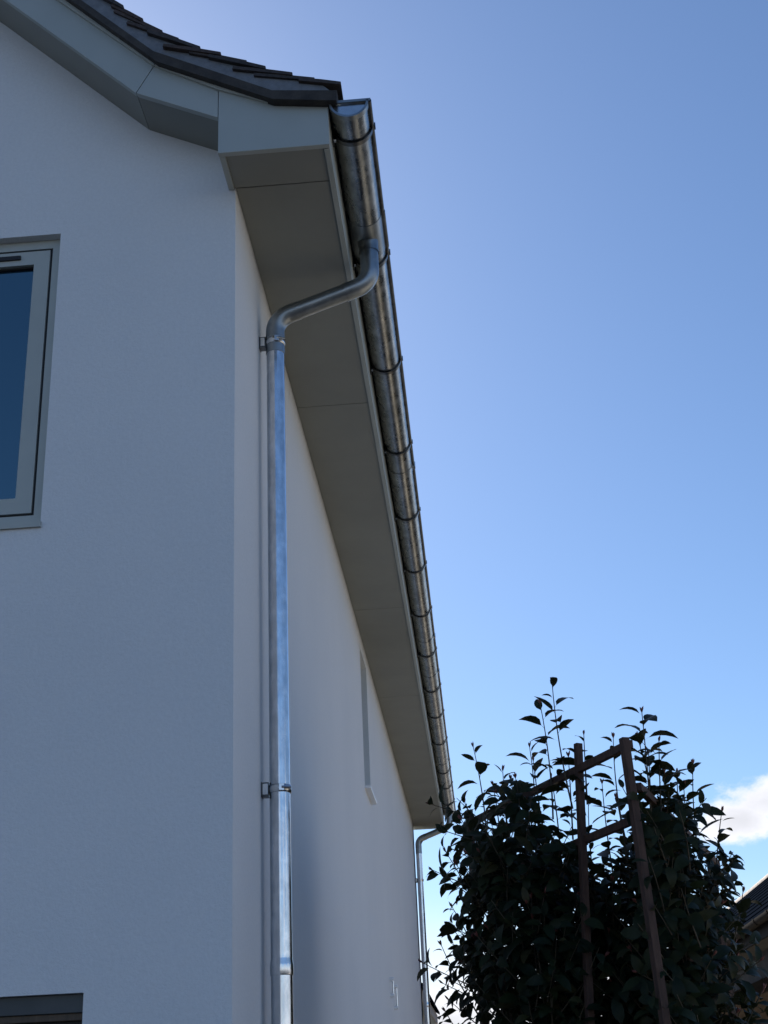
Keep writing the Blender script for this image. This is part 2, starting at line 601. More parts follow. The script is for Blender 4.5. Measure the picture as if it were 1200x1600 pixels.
# tile courses: tails of the courses as seen at the verge
S = [(0.466, 5.256), (0.364, 5.293), (0.276, 5.325), (0.172, 5.364), (0.093, 5.408), (-0.005, 5.455), (-0.093, 5.495),
     (-0.175, 5.552), (-0.252, 5.608), (-0.330, 5.675), (-0.407, 5.746)]
while S[-1][0] > RIDGE_X + 0.1:
    S.append((S[-1][0] - 0.0755, S[-1][1] + 0.0745))
TH = 0.0135
random.seed(11)
for i, (sx, sz) in enumerate(S[:-1]):
    nx, nz = S[i + 1]
    d = Vector((nx - sx, 0, (nz - TH) - sz)).normalized()
    u = Vector((d.z, 0, -d.x))
    if u.z < 0:
        u = -u
    ln = 0.245 if i > 0 else 0.17
    ln = min(ln, 0.165) if sx < -0.29 else ln
    jy, jl = random.uniform(-0.006, 0.006), random.uniform(-0.006, 0.005)
    yv = YF - 0.012 + jy
    t_ = MB()
    a = Vector((sx, 0, sz)) - d * jl
    bq = a + d * ln
    sag = u * -0.004
    pr = [a - u * TH, a - u * 0.002 + d * 0.002, a + d * 0.004, (a + bq) / 2 + u * 0.003, bq, bq - u * TH]
    t_.prism([(q.x, q.z) for q in pr][::-1] if False else [(q.x, q.z) for q in pr], yv, yv + 0.163)
    me = t_.mesh('tile', 'tile')
    bm = bmesh.new()
    bm.from_mesh(me)
    bmesh.ops.recalc_face_normals(bm, faces=bm.faces)
    bm.to_mesh(me)
    bm.free()
    o = bpy.data.objects.new('tile', me)
    col.objects.link(o)
    o.parent = rf
# mortar bedding the verge tiles
mo = MB()
top = [(sx, sz - TH * 1.15) for sx, sz in S[1:]]
bot = [(0.40, 5.230), (0.191, 5.253), (-0.288, 5.508), (RIDGE_X + 0.1, 5.508 + (-0.388 - RIDGE_X))]
poly = [(0.42, 5.229)] + [(a + 0.01, b + 0.001) for a, b in top] + bot[::-1]
pts = []
mo.prism(poly[::-1], YF + 0.004, YF + 0.16)
me = mo.mesh('mortar_bed', 'mortar')
bm = bmesh.new()
bm.from_mesh(me)
bmesh.ops.triangulate(bm, faces=[f for f in bm.faces if len(f.verts) > 4])
bmesh.ops.recalc_face_normals(bm, faces=bm.faces)
bm.to_mesh(me)
bm.free()
o = bpy.data.objects.new('mortar_bed', me)
col.objects.link(o)
o.parent = rf
# the courses behind the verge, stepped as laid
st = MB()
ya, yb = YF + 0.156, YB
for side in (0, 1):
    prof = []
    for i in range(len(S) - 1):
        prof += [(S[i][0], S[i][1] - TH), (S[i][0], S[i][1])]
    prof += [(RIDGE_X, S[-1][1] + 0.03)]
    if side:
        prof = [mir(p_) for p_ in prof]
    vv = [(a, y, b) for a, b in prof for y in (ya if not side else YF, yb)]
    ff = [(2 * i, 2 * i + 1, 2 * i + 3, 2 * i + 2) for i in range(len(prof) - 1)]
    st.add(vv, [f[::-1] for f in ff] if side else ff)
st.build('tile_courses', 'tile', rf)
MB().tube([(RIDGE_X, YF, S[-1][1] + 0.02), (RIDGE_X, YB, S[-1][1] + 0.02)], 0.11, 16).build('ridge_tiles', 'tile', rf)

# bargeboard: two lengths mitred at the kink, and the spandrel plate of the eaves box --------
BF = -0.228
up_poly = [(-0.363, 5.339), (-0.293, 5.474), (RIDGE_X, 5.474 + (-0.293 - RIDGE_X) * 0.965), (RIDGE_X, 5.339 + (-0.363 - RIDGE_X) * 0.985)]
dn_poly = [(-0.3605, 5.3375), (-0.0305, 5.178), (-0.0305, 5.320), (-0.2905, 5.4725)]


def prismY(poly, y0, y1, name, mat, parent, bevel=0.0015):
    a = sum(p[0] * q[1] - q[0] * p[1] for p, q in zip(poly, poly[1:] + poly[:1]))
    if a < 0:
        poly = poly[::-1]
    o = MB().prism(poly, y0, y1).build(name, mat, parent, bevel)
    return o


for fl in (False, True):
    for i, pl in enumerate((up_poly, dn_poly)):
        q = [mir(p) for p in pl] if fl else pl
        o = prismY(q, BF, BF + 0.024, 'bargeboard', 'grey', house)
        # soffit closing the space between bargeboard and wall
    for (x0, z0), (x1, z1) in (((-0.363, 5.339), (RIDGE_X, 5.339 + (-0.363 - RIDGE_X) * 0.985)), ((-0.03, 5.177), (-0.361, 5.338))):
        q = [(x0, z0 + 0.006), (x1, z1 + 0.006), (x1, z1 + 0.024), (x0, z0 + 0.024)]
        q = [mir(p) for p in q] if fl else q
        prismY(q, BF + 0.025, 0.02, 'verge_soffit', 'soffit', house, 0)
    # cover strip under the undercloak
    for q in ([(-0.2915, 5.4635), (-0.279, 5.4840), (RIDGE_X, 5.4840 + (-0.279 - RIDGE_X) * 0.985), (RIDGE_X, 5.4635 + (-0.2915 - RIDGE_X) * 0.96)],
              [(-0.289, 5.462), (-0.0276, 5.3095), (0.186, 5.2150), (0.1875, 5.238), (-0.0265, 5.3315), (-0.2765, 5.4825)],
              [(0.188, 5.2148), (0.406, 5.1878), (0.406, 5.2095), (0.1895, 5.2375)]):
        q = [mir(p) for p in q] if fl else q
        prismY(q, -0.2405, BF + 0.004, 'cover_strip', 'wpaint', house, 0.001)
    q = [(-0.028, 5.0), (0.406, 5.0), (0.406, 5.1965), (0.185, 5.2235), (-0.028, 5.319)]
    q = [mir(p) for p in q] if fl else q
    prismY(q, BF - 0.002, BF + 0.022, 'box_end_board', 'grey', house)
    # far end of the eaves box
    prismY(q, LEN + OV - 0.022, LEN + OV, 'box_end_board', 'grey', house)
    # cheek board of the box and fascia
    def bx(a, b, name, mat):
        if fl:
            a, b = (2 * RIDGE_X - b[0], a[1], a[2]), (2 * RIDGE_X - a[0], b[1], b[2])
        MB().box(a, b).build(name, mat, house, 0.0015)
    bx((-0.027, BF + 0.023, 5.0), (-0.004, -0.001, 5.20), 'cheek_board', 'grey')
    bx((0.383, BF + 0.023, 4.998), (0.4055, LEN + OV - 0.023, 5.195), 'fascia_board', 'grey')
    js = [BF + 0.024, 0.0, 1.844, 5.0, 7.325, 10.2, 13.19, LEN + OV - 0.024]
    for a, b in zip(js[:-1], js[1:]):
        x0 = -0.003 if a < 0 or b > LEN else 0.0015
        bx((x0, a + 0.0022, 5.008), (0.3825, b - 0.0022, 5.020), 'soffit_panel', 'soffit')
    bx((0.0, BF + 0.03, 5.0215), (0.38, LEN + OV - 0.03, 5.03), 'soffit_backing', 'undercloak')

# first floor window -------------------------------------------------------------------------
win = None


def frame_ring(x0, x1, z0, z1, w, y0, y1, name, mat, parent, wb=None, bevel=0.002):
    wb = w if wb is None else wb
    b = MB()
    b.box((x0, y0, z0), (x0 + w, y1, z1))
    b.box((x1 - w, y0, z0), (x1, y1, z1))
    b.box((x0 + w, y0, z1 - w), (x1 - w, y1, z1))
    b.box((x0 + w, y0, z0), (x1 - w, y1, z0 + wb))
    return b.build(name, mat, parent)


fy = 0.038
win = frame_ring(WX0, WX1 - 0.0005, WZ0 + 0.005, WZ1 - 0.0005, 0.040, fy, fy + 0.07, 'window', 'wpaint', house)
GX0, GX1, GZ0, GZ1 = WX0 + 0.040, WX1 - 0.0405, WZ0 + 0.045, WZ1 - 0.0405
frame_ring(GX0, GX1, GZ0, GZ1, 0.0105, fy + 0.008, fy + 0.06, 'gasket', 'black', win)
for a, b in ((GX0 + 0.010, -1.335), (-1.329, GX1 - 0.010)):
    sx0, sx1, sz0, sz1 = a, b, GZ0 + 0.010, GZ1 - 0.010
    frame_ring(sx0, sx1, sz0, sz1, 0.063, fy - 0.002, fy + 0.05, 'sash', 'wpaint', win)
    frame_ring(sx0 + 0.0632, sx1 - 0.0632, sz0 + 0.0632, sz1 - 0.0632, 0.006, fy + 0.014, fy + 0.04, 'glazing_bead', 'black', win)
    MB().box((sx0 + 0.066, fy + 0.022, sz0 + 0.066), (sx1 - 0.066, fy + 0.030, sz1 - 0.066)).build('pane', 'pane', win)
    MB().box((sx0 + 0.10, fy - 0.010, sz1 - 0.038), (sx1 - 0.118, fy - 0.0025, sz1 - 0.020)).build('trickle_vent', 'black', win)
s_ = MB()
s_.prism([(0, 0), (1, 0), (1, 1), (0, 1)], 0, 1)
MB().add([(WX0 - 0.006, -0.012, 3.566), (WX1 + 0.004, -0.012, 3.566), (WX1 + 0.004, 0.05, 3.572), (WX0 - 0.006, 0.05, 3.572),
          (WX0 - 0.006, -0.012, 3.588), (WX1 + 0.004, -0.012, 3.588), (WX1 + 0.004, 0.05, 3.5945), (WX0 - 0.006, 0.05, 3.5945)],
         [(0, 3, 2, 1), (4, 5, 6, 7), (0, 1, 5, 4), (1, 2, 6, 5), (2, 3, 7, 6), (3, 0, 4, 7)]).build('sill', 'wpaint', win)

# ground floor glazed opening -------------------------------------------------------------------
dw = frame_ring(DX0, DX1 - 0.0005, 0.0, 1.8925, 0.055, 0.085, 0.16, 'window', 'timber', house)
MB().box((DX0 + 0.001, 0.024, 1.915), (DX1 - 0.004, 0.10, DZ1 - 0.0006)).build('head_board', 'slatepaint', dw, 0.002)
MB().box((DX0 + 0.001, 0.034, 1.893), (DX1 - 0.004, 0.12, 1.9145)).build('head_rail', 'timber', dw, 0.002)
frame_ring(DX0 + 0.0555, DX1 - 0.056, 0.056, 1.837, 0.05, 0.11, 0.15, 'sash', 'timber', dw)
MB().box((DX0 + 0.1, 0.125, 0.1), (DX1 - 0.1, 0.132, 1.79)).build('pane', 'pane', dw)
MB().box((DX0 + 0.001, 0.060, 1.862), (DX1 - 0.004, 0.084, 1.8925)).build('gap_shade', 'black', dw)  # solid black strip imitates the shade in the gap below the head rail

# narrow window in the side wall ------------------------------------------------------------------
sw = MB()
for (y0, y1, z0, z1) in ((SY0, SY0 + 0.05, SZ0, SZ1), (SY1 - 0.05, SY1, SZ0, SZ1), (SY0 + 0.05, SY1 - 0.05, SZ1 - 0.05, SZ1), (SY0 + 0.05, SY1 - 0.05, SZ0, SZ0 + 0.05)):
    sw.box((-0.16, y0 + 0.0005, z0 + 0.0005), (-0.10, y1 - 0.0005, z1 - 0.0005))
sw = sw.build('window', 'wpaint', house)
MB().box((-0.135, SY0 + 0.05, SZ0 + 0.05), (-0.128, SY1 - 0.05, SZ1 - 0.05)).build('pane', 'pane', sw)
MB().box((-0.10, SY0 - 0.012, SZ0 - 0.022), (0.045, SY1 + 0.012, SZ0 - 0.001)).build('sill', 'whiteplastic', sw, 0.002)

# ------------------------------------------------------------------ gutter
GXc, GR, GZ = 0.4875, 0.074, 5.190
gut = thing('gutter', (GXc, BF, GZ), 'galvanised half-round gutter hung along the grey eaves fascia', 'gutter')


def half_shell(mb, y0, y1, r, th, a0=R(180), a1=R(360), n=28, z=GZ, ny=1):
    """half-round sheet open at the top"""
    vs_, fs_ = [], []
    for j in range(ny + 1):
        y = y0 + (y1 - y0) * j / ny
        for rr in (r, r - th):
            for i in range(n + 1):
                a = a0 + (a1 - a0) * i / n
                vs_.append((GXc + rr * math.cos(a), y, z + rr * math.sin(a)))
    w = 2 * (n + 1)
    for j in range(ny):
        for i in range(n):
            fs_.append((j * w + i, j * w + i + 1, (j + 1) * w + i + 1, (j + 1) * w + i))
            o = n + 1
            fs_.append((j * w + o + i + 1, j * w + o + i, (j + 1) * w + o + i, (j + 1) * w + o + i + 1))
    mb.add(vs_, fs_, True)
    for j, fl in ((0, True), (ny, False)):
        q = [(j * w + i, j * w + i + 1, j * w + n + 2 + i, j * w + n + 1 + i) for i in range(n)]
        mb.add(vs_, [f if fl else f[::-1] for f in q])
    return mb


GY0, GY1 = BF - 0.012, LEN + OV + 0.012
cuts = [GY0, 0.465, 0.715, 2.985, 6.21, 9.25, 12.2, GY1]
for a, b in zip(cuts[:-1], cuts[1:]):
    if abs(a - 0.465) < 1e-6:
        continue
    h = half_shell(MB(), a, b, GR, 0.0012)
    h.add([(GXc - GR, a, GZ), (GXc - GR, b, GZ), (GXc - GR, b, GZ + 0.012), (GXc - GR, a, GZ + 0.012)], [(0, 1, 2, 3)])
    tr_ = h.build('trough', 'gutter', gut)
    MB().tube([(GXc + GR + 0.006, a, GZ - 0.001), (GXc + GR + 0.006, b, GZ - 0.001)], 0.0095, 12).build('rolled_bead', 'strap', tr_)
# outlet section: sleeve round the trough with a tapering spout
ou = half_shell(MB(), 0.465, 0.715, GR + 0.002, 0.004)
outlet = ou.build('outlet', 'elbow', gut)
MB().tube([(GXc + GR + 0.008, 0.460, GZ - 0.001), (GXc + GR + 0.008, 0.720, GZ - 0.001)], 0.0100, 12).build('rolled_bead', 'strap', outlet)
PX, PY, PR = 0.0685, 0.600, 0.0385
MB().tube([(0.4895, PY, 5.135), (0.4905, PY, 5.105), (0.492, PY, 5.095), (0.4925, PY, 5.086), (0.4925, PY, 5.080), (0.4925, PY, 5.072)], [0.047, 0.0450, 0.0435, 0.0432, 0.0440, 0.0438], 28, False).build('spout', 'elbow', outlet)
# end caps
for ye, sgn in ((GY0, -1), (GY1, 1)):
    e = MB()
    n = 24
    pr = [(GXc + (GR - 0.006) * math.cos(R(180) + R(180) * i / n), GZ - 0.008 + (GR - 0.012) * math.sin(R(180) + R(180) * i / n)) for i in range(n + 1)]
    e.prism(pr, ye - 0.0006 + 0.006 * (sgn < 0), ye + 0.0012 + 0.004 * (sgn < 0))
    cap = e.build('end_cap', 'bright', gut)
    rim = half_shell(MB(), ye - 0.006, ye + 0.02, GR + 0.004, 0.009)
    rim.box((GXc - GR - 0.004, ye - 0.006, GZ - 0.006), (GXc + GR + 0.012, ye + 0.016, GZ + 0.006))
    rim.build('rim', 'elbow', cap)
# sleeves over the joints
for yj in (2.985, 6.21, 7.19, 10.56):
    s_ = half_shell(MB(), yj - 0.035, yj + 0.035, GR + 0.0022, 0.0018)
    js_ = s_.build('joint_sleeve', 'gutter', gut)
    MB().box((GXc + GR - 0.002, yj - 0.02, GZ - 0.022), (GXc + GR + 0.019, yj + 0.02, GZ + 0.012)).build('clip', 'bright', js_, 0.003)
# brackets
for k, yb_ in enumerate((-0.085, 0.775, 1.727, 2.685, 3.654, 4.593, 5.538, 6.564, 7.626, 8.53, 9.60, 10.95, 11.75, 12.72)):
    s_ = half_shell(MB(), yb_ - 0.011, yb_ + 0.011, GR + 0.0085, 0.0062)
    s_.box((GXc + GR + 0.001, yb_ - 0.011, GZ - 0.006), (GXc + GR + 0.0195, yb_ + 0.011, GZ + 0.0125))
    s_.box((0.4062, yb_ - 0.013, GZ - 0.075), (0.4118, yb_ + 0.013, GZ + 0.004))
    br = s_.build('bracket', 'strap', gut)
    MB().tube([(0.4119, yb_, GZ - 0.055), (0.420, yb_, GZ - 0.055)], 0.0075, 8, True, False).build('bolt', 'bright', br)


# ------------------------------------------------------------------ downpipes
def clamp(root, x, y, z, near=True):
    c = MB()
    n = 28
    vs_, fs_ = [], []
    for zz, rr in ((-0.014, PR + 0.001), (-0.014, PR + 0.0042), (0.014, PR + 0.0042), (0.014, PR + 0.001)):
        for i in range(n):
            a = 2 * math.pi * i / n
            vs_.append((x + rr * math.cos(a), y + rr * math.sin(a), z + zz))
    for j in range(3):
        for i in range(n):
            i2 = (i + 1) % n
            fs_.append((j * n + i, j * n + i2, (j + 1) * n + i2, (j + 1) * n + i))
    c.add(vs_, fs_, True)
    cl = c.build('clamp', 'bright', root)
    # hinged lug with its bolt, on the side turned to the gable
    M_ = Matrix.Translation((x, y, z)) @ Matrix.Rotation(R(-68), 4, 'Z')
    MB().box((PR + 0.003, -0.016, -0.013), (PR + 0.011, 0.004, 0.013), M_).build('lug', 'bright', cl, 0.001)
    p0, p1 = M_ @ Vector((PR + 0.008, -0.006, 0)), M_ @ Vector((PR + 0.008, 0.030, 0))
    MB().tube([p0, p1], 0.006, 8, True, False).build('bolt', 'bright', cl)
    MB().tube([(x - PR - 0.002, y, z), (0.0287, y, z)], 0.0085, 12).build('stem', 'strap', cl)
    b = MB()
    b.box((0.0008, y - 0.020, z - 0.028), (0.0045, y + 0.020, z + 0.028))
    b.box((0.0046, y - 0.0175, z - 0.027), (0.0285, y + 0.014, z + 0.027))  # dark block behind the face imitates shadow edges round the plate
    wp = b.build('shaded_wall_plate', 'strap', cl, 0.001)
    wp.name = 'shaded_wall_plate'
    MB().box((0.0065, y - 0.0215, z - 0.020), (0.0255, y - 0.0178, z + 0.021)).build('lit_face', 'bright', cl, 0.001)  # bright face imitates the skylit front of the plate


def downpipe(y, gx, label, z_top, joints, clamps, spread):
    root = thing('downpipe', (PX, y, 0), label, 'downpipe', None)
    corner_t, corner_b = (gx, y, 4.913), (PX, y, 4.762)
    path = fillet([(gx, y, z_top), corner_t, corner_b, (PX, y, 4.40)], 0.095, 14)
    # split the bent run: upper elbow, straight offset, lower elbow
    def part(a, b, r, name, mat):
        return MB().tube(path[a:b], r, 28).build(name, mat, root)
    up_end = 16
    q0, q1 = path[15], path[16]
    dq = (q1 - q0)
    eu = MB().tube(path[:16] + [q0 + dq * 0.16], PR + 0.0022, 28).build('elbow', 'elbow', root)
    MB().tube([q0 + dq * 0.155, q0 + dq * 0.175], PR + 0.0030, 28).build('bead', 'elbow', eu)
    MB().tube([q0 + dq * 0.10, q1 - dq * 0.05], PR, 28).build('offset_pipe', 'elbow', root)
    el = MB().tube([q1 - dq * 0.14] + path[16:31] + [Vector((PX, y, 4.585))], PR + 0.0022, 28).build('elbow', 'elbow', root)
    MB().tube([(PX, y, 4.672), (PX, y, 4.666)], PR + 0.0034, 28).build('bead', 'elbow', el)
    zs = [4.60] + joints + [0.0]
    for a, b in zip(zs[:-1], zs[1:]):
        if b > 0:       # swaged socket at the foot of the upper length
            rr = [(a, PR), (b + 0.045, PR), (b + 0.034, PR), (b + 0.030, PR + 0.0002), (b + 0.014, PR + 0.0026), (b + 0.008, PR + 0.003), (b - 0.022, PR + 0.003), (b - 0.025, PR + 0.0024), (b - 0.026, PR - 0.001)]
        else:
            rr = [(a, PR), (b, PR)]
        MB().tube([(PX, y, zz) for zz, _ in rr], [q for _, q in rr], 32).build('pipe', 'pipe', root)
    for zc in clamps:
        clamp(root, PX, y, zc)
    return root


downpipe(PY, 0.4925, 'galvanised downpipe with swan-neck bend beside the corner of the gable wall', 5.085, [2.07], [4.640, 2.702, 0.75], 0)
downpipe(13.05, 0.4885, 'galvanised downpipe at the end of the long wall, below the gutter end behind the shrub', 5.10, [2.75], [4.25, 2.45, 0.7], 0)

# ------------------------------------------------------------------ wall fittings beside the far end of the side wall
for k, (y, z0, z1) in enumerate(((7.33, 2.452, 2.592), (7.77, 2.385, 2.568))):
    lab = ('short thin metal bar on two studs on the long white wall', 'longer thin metal bar on two studs on the long white wall')[k]
    t = thing('wall_bar', (0, y, z0), lab, 'bar', 'bars fixed to the long wall')
    MB().tube([(0.028, y, z0), (0.028, y, z1)], 0.0085, 12).build('rod', 'bright', t)
    for z in (z0 + 0.006, z1 - 0.006):
        MB().tube([(0.0005, y, z), (0.026, y, z), (0.038, y, z)], [0.017, 0.016, 0.012], 12).build('stud', 'whiteplastic', t)

# ------------------------------------------------------------------ neighbour's low house
nb = thing('bungalow', (6.2, 18, 0), 'low bungalow with dark slate roof and brown gutter behind the shrub', 'bungalow')
NY0, NY1, NX, NZ = 10.2, 27.0, 4.06, 3.475
rx, rz = 6.1, 5.17
MB().prism([(4.45, 2.95), (7.75, 2.95), (7.75, 3.5), (4.45, 3.5)], NY0 + 0.3, NY1 - 0.3).build('wall', 'cream', nb)
MB().prism([(4.42, 0), (7.78, 0), (7.78, 2.949), (4.42, 2.949)], NY0 + 0.28, NY1 - 0.28).build('boarding', 'boarding', nb)
ncr = 11
rfn = MB()
for sgn in (1, -1):
    prof = []
    for i in range(ncr):
        a, b = i / ncr, (i + 1) / ncr
        x0, z0 = NX + 0.04 + (rx - NX - 0.04) * a, NZ + 0.01 + (rz - NZ - 0.01) * a
        x1, z1 = NX + 0.04 + (rx - NX - 0.04) * b, NZ + 0.01 + (rz - NZ - 0.01) * b
        prof += [(x0, z0), (x0 - 0.012, z0 + 0.016), (x1 - 0.01, z1 + 0.002)]
    if sgn < 0:
        prof = [(2 * rx - a, b) for a, b in prof]
    vv = [(a, y, b) for a, b in prof for y in (NY0, NY1)]
    ff = [(2 * i, 2 * i + 2, 2 * i + 3, 2 * i + 1) for i in range(len(prof) - 1)]
    rfn.add(vv, ff if sgn > 0 else [f[::-1] for f in ff])
nroof = rfn.build('roof', 'slate', nb)
MB().prism([(NX + 0.05, NZ - 0.02), (2 * rx - NX - 0.05, NZ - 0.02), (rx, rz - 0.03)], NY0 + 0.31, NY1 - 0.31).build('gable', 'cream', nb)
rd = MB()
yy = NY0
while yy < NY1:
    rd.tube([(rx, yy, rz - 0.045), (rx, yy + 0.44, rz - 0.045 + random.uniform(-.006, .006))], 0.085, 10)
    yy += 0.455
rd.build('ridge_tiles', 'ridge', nroof)
MB().box((NX + 0.10, NY0 + 0.02, NZ - 0.20), (NX + 0.125, NY1 - 0.02, NZ - 0.005)).build('fascia', 'plastic', nb)
MB().box((NX + 0.126, NY0 + 0.02, NZ - 0.20), (4.449, NY1 - 0.02, NZ - 0.185)).build('soffit', 'cream', nb)
ng = MB()
n = 14
prof = [(NX + 0.02 + 0.066 * math.cos(R(180) + R(180) * i / n), NZ - 0.01 + 0.066 * math.sin(R(180) + R(180) * i / n)) for i in range(n + 1)]
prof += [(NX + 0.02 + 0.062 * math.cos(R(360) - R(180) * i / n), NZ - 0.01 + 0.062 * math.sin(R(360) - R(180) * i / n)) for i in range(n + 1)]
ng.prism(prof, NY0, NY1)
ngo = ng.build('gutter', 'plastic', nb)
yy = NY0 + 0.4
while yy < NY1:
    q = MB()
    prof = [(NX + 0.02 + 0.074 * math.cos(R(176) + R(188) * i / n), NZ - 0.01 + 0.074 * math.sin(R(176) + R(188) * i / n)) for i in range(n + 1)]
    prof += [(NX + 0.02 + 0.0665 * math.cos(R(364) - R(188) * i / n), NZ - 0.01 + 0.0665 * math.sin(R(364) - R(188) * i / n)) for i in range(n + 1)]
    q.prism(prof, yy, yy + 0.045)
    q.build('bracket', 'plastic', ngo)
    yy += 0.82

# ------------------------------------------------------------------ low extension beyond the end of the house
ob = thing('extension', (-2.0, 16.2, 0), 'low white extension with a pale fascia beyond the end of the long wall', 'extension')
MB().box((-4.2, LEN + 0.02, 0), (-0.13, 18.82, 2.86)).build('wall', 'render', ob, 0.004)
MB().box((-0.032, LEN + 0.02, 2.84), (-0.010, 19.06, 2.985)).build('fascia', 'ridge', ob, 0.002)
MB().box((-0.128, LEN + 0.02, 2.845), (-0.033, 19.05, 2.86)).build('soffit', 'grey', ob)
prismY([(0.03, 2.99), (0.03, 3.03), (-2.1, 4.3), (-4.36, 3.03), (-4.36, 2.99), (-2.1, 4.24)], LEN + 0.02, 19.08, 'roof', 'slate', ob, 0)
MB().prism([(-4.2, 2.862), (-0.13, 2.862), (-0.04, 2.98), (-2.1, 4.22), (-4.3, 2.98)], 18.78, 18.80).build('gable', 'render', ob)

# ------------------------------------------------------------------ trellis
tre = thing('trellis', (1.3, 1.7, 0), 'red-brown stained timber trellis frame with climbing shrubs growing through it', 'trellis')


def stick(p0, p1, w, d, name, parent=tre, mat='trellis', roll_dir=None):
    p0, p1 = Vector(p0), Vector(p1)
    t = (p1 - p0)
    L_ = t.length
    t.normalize()
    side = roll_dir if roll_dir else t.orthogonal().normalized()
    side = (side - t * side.dot(t)).normalized()
    fr = t.cross(side)
    M_ = Matrix((side, fr, t)).transposed().to_4x4()
    M_.translation = p0
    b = MB().box((-w / 2, -d / 2, 0), (w / 2, d / 2, L_), M_)
    return b.build(name, mat, parent, 0.002)


sd = Vector((-0.43, 0.9, 0)).normalized()     # run of the left face
nd = Vector((0.9, 0.43, 0)).normalized()
A0, A1 = (0.77, 2.331, 0), (0.762, 2.331, 2.935)
B0, B1 = (1.068, 1.345, 0), (1.248, 1.331, 2.989)
C0, C1 = (1.462, 0.886, 0), (1.392, 0.894, 2.892)
D0, D1 = (1.96, 2.60, 0), (1.95, 2.58, 2.66)
E0, E1 = (1.66, 1.75, 0), (1.655, 1.74, 2.74)
for a, b in ((A0, A1), (C0, C1), (D0, D1), (E0, E1)):
    stick(a, b, 0.030, 0.032, 'post', roll_dir=sd)
stick(B0, B1, 0.027, 0.030, 'post', roll_dir=sd)
off = nd * 0.030
for z in (2.872, 2.585, 1.45, 0.9, 0.3):
    pa = Vector((0.765, 2.36, z + (0.02 if z > 2.8 else 0))) + off
    pc = Vector((1.392 + (2.9 - z) * 0.024, 0.900, z)) + off * 0.9
    stick(pa, pc, 0.032, 0.024, 'rail', roll_dir=Vector((0, 0, 1)))
for z in (2.70, 1.45, 0.6):
    pc = Vector((1.395 + (2.9 - z) * 0.024, 0.893, z)) + Vector((0.026, 0.012, 0))
    pd = Vector((1.95, 2.62, z - 0.05)) + Vector((0.040, 0, 0))
    stick(pc, pd, 0.032, 0.026, 'rail', roll_dir=Vector((0, 0, 1)))

# ------------------------------------------------------------------ shrubs


def leaf_geo(L_, W, curl, fold, petiole=0.012):
    """one leaf: blade along +X from its petiole, folded at the midrib, bending down; vertex list and faces"""
    n = 5
    vs_, fs_ = [(0, 0.0009, 0), (0, -0.0009, 0), (petiole, -0.0009, 0.001), (petiole, 0.0009, 0.001)], [(0, 1, 2, 3)]
    o = 4
    for i in range(n + 1):
        t = i / n
        w = W * 0.5 * (math.sin(math.pi * min(1, t ** 0.85)) ** 0.75 if 0 < t < 1 else 0)
        a = curl * t
        xx = petiole + (math.sin(a) / curl * L_ if abs(curl) > 1e-3 else t * L_)
        zz = -((1 - math.cos(a)) / curl * L_ if abs(curl) > 1e-3 else 0)
        lift = w * fold
        vs_ += [(xx, w, zz + lift), (xx, 0, zz), (xx, -w, zz + lift)]
    for i in range(n):
        a = o + 3 * i
        fs_ += [(a, a + 1, a + 4, a + 3), (a + 1, a + 2, a + 5, a + 4)]
    return [Vector(p) for p in vs_], fs_


LEAVES = []
for k in range(7):
    rr = random.Random(k)
    vs_, fs_ = leaf_geo(0.103, rr.uniform(0.041, 0.052), rr.uniform(0.3, 1.4), rr.uniform(0.08, 0.42), 0.016)
    mb = MB()
    mb.add(vs_, fs_, True)
    LEAVES.append((vs_, fs_, mb.mesh('leaf', 'leaf')))


